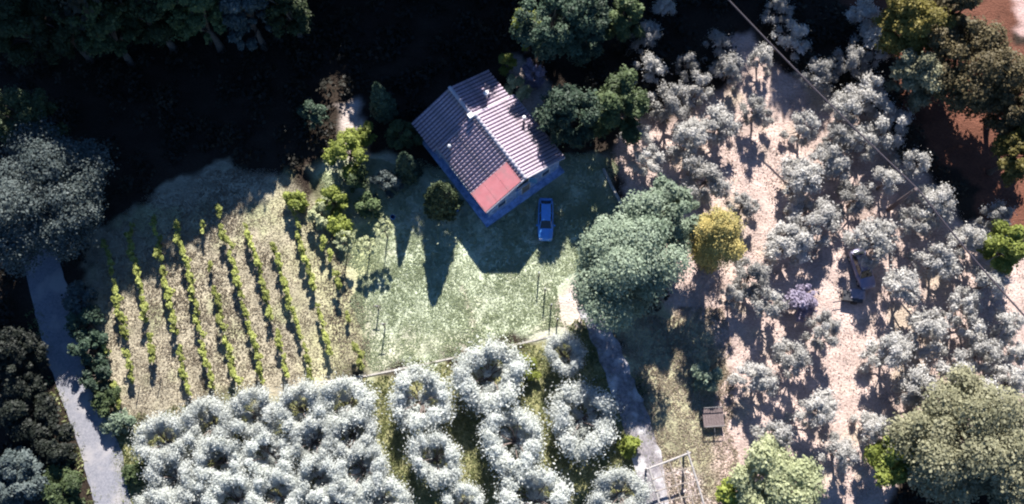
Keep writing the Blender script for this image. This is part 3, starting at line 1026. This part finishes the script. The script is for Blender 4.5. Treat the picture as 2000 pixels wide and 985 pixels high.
# around the house and yard
tree('oak_tree', 1238, 505, 128, 9.5, 'oak', 101, 'largest grey-green oak, beside the gravel at the foot of the yard', leaf=.075, per=950, nl=62, lobe=1.3)
tree('oak_tree', 1308, 412, 66, 9.0, 'oak', 102, 'smaller grey-green oak tucked above the largest oak', leaf=.09, per=380)
tree('dark_tree', 1108, 222, 58, 8.5, 'dark', 103, 'dark blue-green tree shading the right eave of the house', leaf=.09, per=360, spiky=.8)
tree('green_tree', 1205, 205, 62, 8.0, 'mid', 104, 'mid-green tree right of the dark tree beside the house', leaf=.09, per=360, spiky=.5)
gold = broadleaf(1.9, 2.4, 10.5, M['gold'], 105, 46, 0.85, 620, 0.055, 1.5, 0.0, squash=0.95, spiky=.35, dmin=-0.97)
put('golden_conifer', gold, 1402, 462, 'dense golden-yellow conifer to the right of the largest oak', (.93, .93, 1.0), 0.6, rz=0.3)
# left edge
tree('poplar_tree', 75, 395, 158, 10.5, 'silver', 110, 'huge silver-grey tree at the left edge above the lane', leaf=.075, per=900, nl=84, ry=.85, lobe=1.5)
tree('forest_tree', 40, 228, 66, 11, 'forest', 111, 'dull green tree at the left edge above the huge silver-grey tree', per=220)
tree('dark_tree', 158, 318, 40, 8, 'silver', 112, 'slim grey tree behind the huge silver-grey tree', per=170)
for i, (x, y, r_, h, m_, lab) in enumerate([
    (25, 40, 75, 12, 'forest', 'dull green crown in the top left corner'),
    (110, 45, 62, 12, 'forest', 'second crown from the left along the dark upper wood'),
    (195, 50, 62, 12, 'mid', 'yellowish crown jutting lowest at the top left of the wood'),
    (285, 22, 52, 12, 'forest', 'small crown third from the top left corner of the wood'),
    (385, 22, 58, 12, 'mid', 'bright green crown at the top, left of the bluish one'),
    (480, 25, 48, 11, 'silver', 'bluish grey-green crown at the top above the shaded hollow'),
    (560, 10, 45, 11, 'forest', 'rightmost dim crown at the top left of the black wood'),
    (1085, 45, 75, 11, 'dark', 'dark green crown at the top above the house corner'),
    (1150, 30, 55, 11, 'dark', 'dark crown at the top, right neighbour of the one above the house corner'),
    (1218, 35, 36, 8, 'mid', 'small grey-green crown at the top where the olives begin'),
    (1030, 55, 28, 8, 'yellow', 'small lime crown at the top right of the house'),
    (1790, 45, 72, 10, 'mustard', 'mustard-yellow crown at the top right'),
    (1895, 120, 105, 10, 'rust', 'broad russet-green crown filling the top right corner'),
    (1790, 145, 48, 8, 'lower', 'pale green crown left of the broad russet one'),
    (1850, 20, 60, 11, 'rust', 'russet crown at the top edge beside the pink field'),
    (1985, 200, 60, 9, 'rust', 'russet crown at the right edge below the broad one'),
    (1985, 300, 46, 8, 'mustard', 'yellow-green crown cut by the right edge'),
    (1968, 482, 42, 6, 'yellow', 'vivid yellow tree at the right edge among olives'),
    (1890, 852, 138, 8.5, 'lower', 'broad olive-green tree filling the lower right corner'),
    (1975, 930, 70, 7, 'lower', 'green tree in the lower right corner under the broad one'),
    (1742, 902, 44, 5, 'yellow', 'lime-green tree left of the broad tree, lower right'),
    (1515, 950, 88, 5.5, 'pale', 'pale yellow-green spreading tree at the bottom edge'),
    (1440, 965, 30, 3, 'yellow', 'small yellow-green bush at the bottom right of the pergola'),
    (30, 935, 52, 6, 'silver', 'pale grey tree in the lower left corner'),
    (125, 962, 42, 3.5, 'mid', 'green bush left of the sunlit end of the lane'),
    (50, 800, 60, 5, 'deep', 'dark tree in the shade left of the lane'),
    (25, 690, 55, 7, 'deep', 'dark tree at the left edge beside the upper lane'),
    (105, 870, 40, 4, 'deep', 'dark bush in the shade left of the lower lane'),
]):
    tree('forest_tree' if y < 130 else 'edge_tree', x, y, r_, h, m_, 200 + i, lab, per=int(240 + r_ * 1.5), leaf=.09, spiky=.5)

# garden plants between vineyard and house
for i, (x, y, r_, h, m_, lab, nm) in enumerate([
    (675, 292, 44, 4.5, 'yellow', 'bright lime tree between the vineyard and the house', 'lime_tree'),
    (610, 222, 27, 4.5, 'dark', 'small dark tree at the edge of the black wood', 'dark_tree'),
    (715, 262, 20, 3, 'yellow', 'small lime bush on the right of the bright lime tree', 'lime_bush'),
    (785, 258, 34, 4, 'mid', 'green tree close to the left corner of the house roof', 'green_tree'),
    (650, 392, 30, 2.6, 'yellow', 'yellowish bush at the head of the lawn below the lime tree', 'garden_bush'),
    (622, 420, 22, 2.0, 'pale', 'pale bush next to the last vine row', 'garden_bush'),
    (748, 362, 30, 2.6, 'silver', 'grey-green bush left of the narrow cypress', 'garden_bush'),
    (690, 345, 26, 2.6, 'mid', 'green bush in the middle of the garden shrubs', 'garden_bush'),
    (720, 400, 24, 2.2, 'mid', 'low green bush above the young trees', 'garden_bush'),
    (575, 392, 20, 2.0, 'yellow', 'yellow-green bush heading the long vine row', 'garden_bush'),
    (665, 440, 20, 1.8, 'yellow', 'small yellow bush on the lawn edge beside the last vine row', 'garden_bush'),
    (990, 118, 13, 4.0, 'yellow', 'narrow lime-green tree behind the house', 'lime_tree'),
    (1012, 172, 26, 2.4, 'pale', 'pale bush at the upper right corner of the roof', 'garden_bush'),
    (1040, 140, 24, 2.4, 'violet', 'violet-grey bush behind the house', 'garden_bush'),
    (1568, 588, 34, 2.8, 'violet', 'violet flowering bush in the sunny clearing of the grove', 'violet_bush'),
    (1382, 735, 28, 2.4, 'oak', 'grey-green bush in the shade above the trailer', 'garden_bush'),
    (1228, 872, 14, 1.4, 'yellow', 'tiny lime bush beside the track', 'lime_bush'),
    (150, 585, 34, 3.2, 'silver', 'uppermost bush of the hedge right of the lane', 'hedge_bush'),
    (162, 632, 36, 3.2, 'dark', 'second hedge bush from the top right of the lane', 'hedge_bush'),
    (172, 682, 34, 3.0, 'dark', 'third hedge bush from the top right of the lane', 'hedge_bush'),
    (184, 730, 30, 2.6, 'dark', 'fourth hedge bush from the top right of the lane', 'hedge_bush'),
    (205, 775, 30, 2.0, 'mid', 'fifth hedge bush from the top right of the lane', 'hedge_bush'),
    (232, 825, 26, 1.4, 'oak', 'low grey scrub between the hedge and the silver olives', 'hedge_bush'),
    (262, 925, 18, 1.2, 'mid', 'low green scrub right of the sunlit lane end', 'hedge_bush'),
    (950, 700, 24, 1.3, 'yellow', 'yellow-green weeds below the lawn kerb', 'garden_bush'),
    (1025, 720, 24, 1.2, 'yellow', 'yellow-green weeds between two silver olives below the lawn', 'garden_bush'),
]):
    tree(nm, x, y, r_, h, m_, 300 + i, lab, per=190, leaf=.075, low=.1, nl=max(14, int(r_ * .8)), cat='bush' if nm.endswith('bush') else 'tree', spiky=.35)

put('cypress_tree', cone_tree(401, 1.85, 6.8, M['cypress'], 7500, power=.62), 861, 385, 'broad dark cypress at the left corner of the house', 1, .5)
put('cypress_tree', cone_tree(402, 1.3, 6.4, M['dark'], 6500, power=.7), 794, 322, 'narrow dark cypress between the shrubs left of the house', 1, .5)
put('cypress_tree', cone_tree(403, 1.4, 7.5, M['dark'], 6500, power=.7), 744, 195, 'dark cypress left of the shaded roof', 1, .5)


def young_tree(seed, h):
    rng = np.random.default_rng(seed)
    C, R = [], []
    for i in range(8):
        a = i * .785 + rng.random() * .3
        C.append((math.cos(a) * .75, math.sin(a) * .75, h * rng.uniform(.8, 1.0))); R.append(.22)
    C.append((0, 0, h)); R.append(.25)
    C, R = np.array(C), np.array(R)
    P, N, t, L = lobes_to_leaves(C, R, 45, rng)
    out = unit(P * np.array([1, 1, 0]))
    me = leaf_mesh('crown', P, N, .08, 2.0, t, M['pale'], rng, out)
    mb = MB(); fk = trunk_tube(mb, h * .7, .06, rng, .05); limbs(mb, C, h * .7, .07, rng, 9, fk)
    return Proto(mb.mesh('trunk', M['bark'], True), me, h, .9)


put('young_tree', young_tree(411, 3.2), 750, 448, 'young spoke-branched tree on the lawn, casting a feathered shadow', 1, .9)
put('young_tree', young_tree(412, 2.6), 716, 480, 'smaller young tree on the lawn beside the vines', 1, .9)
put('young_tree', young_tree(413, 2.8), 672, 470, 'young tree between the last vine row and the lawn', 1, .9)

# tall trees of the wood beyond the top of the picture
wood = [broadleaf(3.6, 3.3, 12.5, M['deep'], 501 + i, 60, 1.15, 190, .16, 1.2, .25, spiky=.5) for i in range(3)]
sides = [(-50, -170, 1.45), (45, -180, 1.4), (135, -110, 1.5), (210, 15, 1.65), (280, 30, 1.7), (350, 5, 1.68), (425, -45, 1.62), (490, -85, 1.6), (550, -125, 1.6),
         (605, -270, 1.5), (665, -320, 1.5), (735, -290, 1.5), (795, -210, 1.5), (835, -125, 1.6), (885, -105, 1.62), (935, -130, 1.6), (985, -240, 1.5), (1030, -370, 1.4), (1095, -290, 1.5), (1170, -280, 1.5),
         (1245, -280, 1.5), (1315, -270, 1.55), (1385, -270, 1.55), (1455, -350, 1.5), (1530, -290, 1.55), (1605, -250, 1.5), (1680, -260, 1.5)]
shade_fillers = [(120, -30, 1.05), (190, -45, 1.05), (255, -30, 1.1), (320, -45, 1.1), (390, -60, 1.05), (460, -120, 1.0), (530, -150, 1.0), (602, -50, .92), (650, -150, .95),  # unseen filler trees, added to stop sun passing under the tall crowns
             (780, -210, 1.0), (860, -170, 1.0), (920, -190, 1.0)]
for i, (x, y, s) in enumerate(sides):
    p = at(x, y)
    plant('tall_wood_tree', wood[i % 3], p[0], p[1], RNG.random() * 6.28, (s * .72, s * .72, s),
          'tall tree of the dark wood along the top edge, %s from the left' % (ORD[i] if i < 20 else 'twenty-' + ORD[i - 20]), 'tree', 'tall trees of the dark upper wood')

for i, (x, y, s) in enumerate(shade_fillers):
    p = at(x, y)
    plant('shade_filler_tree', wood[(i + 1) % 3], p[0], p[1], RNG.random() * 6.28, (s, s, s * .95),
          'unseen filler tree added to shade the upper wood, %s from the left' % ORD[i], 'tree', 'unseen filler trees shading the upper wood')

# ------------------------------------------------------------------ olives
GO = [olive(600 + i, 2.0, 3.9, 'olive_grove', nl=(20, 32, 26, 16, 28, 22, 36, 18, 30, 24)[i]) for i in range(10)]
grove_px = [(1275, 130, 32), (1365, 165, 36), (1308, 195, 42), (1405, 237, 42), (1345, 268, 42), (1270, 312, 36), (1385, 350, 45), (1482, 210, 33),
            (1425, 130, 27), (1575, 245, 38), (1602, 145, 38), (1553, 70, 38), (1665, 115, 32), (1702, 180, 42), (1650, 215, 37), (1742, 240, 42),
            (1690, 275, 38), (1625, 318, 42), (1565, 345, 40), (1790, 317, 36), (1735, 350, 36), (1676, 386, 38), (1602, 428, 50), (1545, 472, 48),
            (1832, 390, 38), (1792, 432, 34), (1710, 470, 52), (1898, 470, 38), (1842, 508, 38), (1765, 560, 42), (1940, 550, 42), (1880, 595, 38),
            (1815, 640, 42), (1972, 630, 34), (1740, 685, 42), (1615, 645, 38), (1555, 697, 40), (1482, 742, 42), (1600, 796, 40), (1515, 852, 46),
            (1645, 885, 42), (1868, 722, 46), (1926, 685, 38), (1797, 752, 40), (1708, 835, 32), (1502, 592, 38), (1470, 535, 36), (1432, 572, 27),
            (1262, 62, 30), (1298, 12, 28), (1405, 80, 26), (1345, 118, 24), (1525, 12, 30), (1692, 20, 32), (1716, 72, 38), (1955, 420, 34),
            (1978, 745, 38), (1455, 395, 30), (1490, 110, 24), (1352, 322, 30), (1248, 262, 30), (1902, 645, 30), (1985, 690, 30), (1930, 772, 36), (1640, 268, 27)]
LM = [('the utility pole', (1760, 390)), ('the violet-grey car', (1690, 525)), ('the golden conifer', (1400, 462)), ('the plank trailer', (1394, 815)),
      ('the broad lower right tree', (1890, 850)), ('the mid-green tree by the house', (1205, 205)), ('the broad russet top right crown', (1895, 120)),
      ('the violet flowering bush', (1568, 588)), ('the vivid yellow tree', (1968, 482))]
near = {}
for i, (x, y, r_) in enumerate(grove_px):
    k = min(range(len(LM)), key=lambda j: math.hypot(x - LM[j][1][0], y - LM[j][1][1]))
    near.setdefault(k, []).append((math.hypot(x - LM[k][1][0], y - LM[k][1][1]), i))
olab = {}
for k, L_ in near.items():
    L_.sort()
    for n_, (_, i) in enumerate(L_):
        sz = 'small' if grove_px[i][2] < 33 else ('large' if grove_px[i][2] > 44 else 'mid-sized')
        olab[i] = '%s silver-grey grove olive, %s nearest to %s' % (sz, '' if n_ == 0 else ORD[n_], LM[k][0])
        olab[i] = olab[i].replace(',  nearest', ', nearest').replace('olive,  ', 'olive, ')
for i, (x, y, r_) in enumerate(grove_px):
    pr = GO[(i * 7) % 10]
    r = r_ / ppm(x, y) / 2.0 * 0.94
    put('olive_tree', pr, x, y, olab[i], (r * RNG.uniform(.88, 1.1), r * RNG.uniform(.88, 1.1), 0.85 + 0.45 * r + RNG.uniform(-.12, .12)), .62, 'tree', 'olive trees of the right-hand grove')

RO = [olive(650 + i, 2.9, 4.2, 'olive', True, leaf=.046, per=300, nl=(64, 80, 58, 72, 76)[i]) for i in range(5)]
ring_px = [(820, 780, 66), (955, 735, 76), (850, 897, 60), (1002, 860, 66), (1138, 818, 74), (1104, 690, 42), (1045, 975, 72), (1212, 962, 62), (905, 985, 50)]
ring_px.sort()
for i, (x, y, r_) in enumerate(ring_px):
    r = r_ / ppm(x, y) / 2.9 * 0.81
    put('olive_tree', RO[i % 5], x, y, 'white-silver open-hearted olive below the lawn, %s from the left' % ORD[i], (r * RNG.uniform(.86, 1.16), r * RNG.uniform(.86, 1.16), 0.5 + 0.5 * r), .72, 'tree', 'open-hearted olives below the lawn')
block_px = [(315, 860, 54), (335, 935, 54), (405, 828, 50), (428, 900, 50), (455, 975, 52), (495, 808, 52), (524, 890, 52), (540, 968, 52), (587, 798, 52),
            (612, 862, 48), (622, 938, 52), (672, 788, 54), (686, 848, 48), (706, 922, 56), (378, 985, 46), (745, 975, 46), (300, 990, 40), (660, 1000, 46)]
block_px.sort()
for i, (x, y, r_) in enumerate(block_px):
    r = r_ / ppm(x, y) / 2.9 * 0.91
    put('olive_tree', RO[(i * 3 + 1) % 5], x, y, 'silver olive in the packed block right of the lane, %s from the left' % ORD[i], (r * RNG.uniform(.9, 1.12), r * RNG.uniform(.9, 1.12), 0.55 + 0.45 * r), .72, 'tree', 'olives of the packed block')

# ------------------------------------------------------------------ vines
def vine_proto(seed):
    rng = np.random.default_rng(seed)
    C = np.array([(rng.uniform(-.6, .6), rng.normal() * .1, rng.uniform(.75, 1.5)) for _ in range(8)])
    R = rng.uniform(.16, .32, 8)
    P, N, t, L = lobes_to_leaves(C, R, 34, rng, 0.9, .5, .3)
    me = leaf_mesh('foliage', P, N, .085, 1.05, t, M['vine'], rng)
    mb = MB()
    mb.tube([(0, 0, -.1), (.03, .02, .4), (-.02, 0, .8)], [.05, .04, .035], 6)
    for s in (-1, 1):
        mb.tube([(-.02, 0, .78), (s * .3, 0, .88), (s * .6, .02, .95)], [.03, .022, .012], 5)
    return Proto(mb.mesh('stem', M['bark'], True), me, 1.5, .6)


VP = [vine_proto(700 + i) for i in range(8)]
rows = [((170, 500), (242, 800), .4), ((212, 470), (270, 748), .95), ((258, 440), (312, 730), .92), ((305, 420), (374, 775), .9), ((350, 430), (422, 765), .88),
        ((395, 440), (468, 750), .92), ((428, 405), (522, 752), .95), ((484, 440), (568, 742), .95), ((538, 480), (616, 748), .94), ((566, 385), (655, 715), .92), ((636, 470), (714, 725), .75)]
for ri, (a, b, dens) in enumerate(rows):
    A, B = at(*a), at(*b)
    dd = B - A; L_ = np.linalg.norm(dd)
    n = int(L_ / 1.22)
    ang = math.atan2(dd[1], dd[0])
    kept = [k for k in range(n) if RNG.random() < dens]
    for j, k in enumerate(kept):
        p = A + dd * ((k + .5) / n) + np.array([RNG.gauss(0, .1), RNG.gauss(0, .12), 0])
        s = RNG.uniform(.7, 1.2)
        e = plant('grape_vine', VP[RNG.randrange(8)], p[0], p[1], ang + RNG.gauss(0, .12) + (math.pi if RNG.random() < .5 else 0), (s * 1.15, s * .85, s * .95),
                  'yellow-green grape vine, %s from the top of the %s row from the left' % (ORD[j], ORD[ri]), 'vine', 'grape vines in rows')
    post('vine_post', b[0] + 3, b[1] + 8, 1.35, .045, 'weathered post at the lower end of the %s vine row from the left' % ORD[ri], 'end posts of the vine rows')

# ------------------------------------------------------------------ ground cover
def tufts(name, zone, n, h, w, mat, seed, label, avoid=()):
    rng = np.random.default_rng(seed)
    poly = ZP[zone]
    lo, hi = poly.min(0), poly.max(0)
    lo = np.maximum(lo, (-56, -3)); hi = np.minimum(hi, (58, 60))
    P = rng.random((int(n * 2.2), 2)) * (hi - lo) + lo
    dens = vnoise(P, 1.6, seed) * .6 + vnoise(P, .6, seed + 1) * .6
    ok = (sdist(P, poly) + (vnoise(P, 1.5, 3) - .5) * 2 > 0) & (rng.random(len(P)) < dens)
    for av in avoid: ok &= sdist(P, ZP[av]) < 0.1
    P = P[ok][:n]
    # keep the house, road and track clear
    hp = np.column_stack([P[:, 0] - HA[0], P[:, 1] - HA[1]])
    u = hp @ np.array([.598, -.801]); v = hp @ np.array([.801, .598])
    P = P[~((u > -4) & (u < 8.2) & (np.abs(v) < 4.9))]
    n = len(P)
    k = 3
    a = rng.random((n, k)) * 6.283
    Vt = np.empty((n, k, 3, 3))
    hh = h * rng.uniform(.5, 1.4, (n, k)); ww = w * rng.uniform(.6, 1.4, (n, k))
    cx, cy = P[:, 0][:, None] + rng.normal(size=(n, k)) * w * .5, P[:, 1][:, None] + rng.normal(size=(n, k)) * w * .5
    Vt[:, :, 0] = np.stack([cx - np.cos(a) * ww, cy - np.sin(a) * ww, np.full((n, k), -.05)], -1)
    Vt[:, :, 1] = np.stack([cx + np.cos(a) * ww, cy + np.sin(a) * ww, np.full((n, k), -.05)], -1)
    Vt[:, :, 2] = np.stack([cx + rng.normal(size=(n, k)) * h, cy + rng.normal(size=(n, k)) * h, hh], -1)
    t = np.repeat(np.clip(vnoise(P, 2.5, seed + 5) * .6 + rng.random(n) * .4, 0, 1), k)
    me = np_mesh(name, Vt.reshape(-1, 3), np.arange(n * k * 3).reshape(-1, 3), mat, fattr=t)
    tag(obj(name, me), label, kind='stuff')


tufts('lawn_grass', 'lawn', 60000, .06, .06, M['grass'], 31, 'short pale green grass of the lawn', ('gravel',))
tufts('vineyard_grass', 'vineyard', 30000, .05, .06, M['dry'], 33, 'dry tan grass between the vine rows')
tufts('grove_grass', 'grove', 26000, .05, .05, M['dune'], 35, 'bleached grass under the grove olives')
tufts('orchard_grass', 'yard', 36000, .10, .07, M['weeds'], 37, 'yellowish green grass below the lawn')
tufts('verge_grass', 'verge', 15000, .08, .07, M['dry'], 39, 'dry grass on the verge of the track')

ZP['lane_left'] = wpoly([(48, 555), (64, 555), (94, 680), (128, 780), (168, 890), (194, 1000), (172, 1000), (150, 890), (110, 780), (76, 680)])
ZP['lane_right'] = wpoly([(122, 555), (136, 555), (162, 680), (192, 780), (244, 870), (268, 1000), (246, 1000), (226, 870), (176, 780), (146, 680)])
tufts('lane_edge_grass', 'lane_left', 1500, .16, .10, M['weeds'], 41, 'tufts of grass along the left edge of the lane')
tufts('lane_edge_weeds', 'lane_right', 1500, .16, .10, M['weeds'], 43, 'tufts of grass along the right edge of the lane')

# low dark growth of the shaded wood
rng = np.random.default_rng(77)
n = 2600
Q = np.column_stack([rng.uniform(-58, 58, n), rng.uniform(-2, 62, n)])
keep = np.ones(n, bool)
for k in ('yard', 'verge', 'vineyard', 'grove', 'lawn', 'greenverge', 'gravel', 'clearing', 'bank', 'field', 'glare_soil'):
    keep &= sdist(Q, ZP[k]) < -0.6
hp = np.column_stack([Q[:, 0] - HA[0], Q[:, 1] - HA[1]])
keep &= ~((hp @ np.array([.598, -.801]) > -5.2) & (hp @ np.array([.598, -.801]) < 9) & (np.abs(hp @ np.array([.801, .598])) < 6))
keep &= sdist(Q, wpoly([(20, 440), (115, 440), (150, 640), (200, 780), (300, 1060), (160, 1060), (70, 780), (30, 600)])) < -0.2
Q = Q[keep]
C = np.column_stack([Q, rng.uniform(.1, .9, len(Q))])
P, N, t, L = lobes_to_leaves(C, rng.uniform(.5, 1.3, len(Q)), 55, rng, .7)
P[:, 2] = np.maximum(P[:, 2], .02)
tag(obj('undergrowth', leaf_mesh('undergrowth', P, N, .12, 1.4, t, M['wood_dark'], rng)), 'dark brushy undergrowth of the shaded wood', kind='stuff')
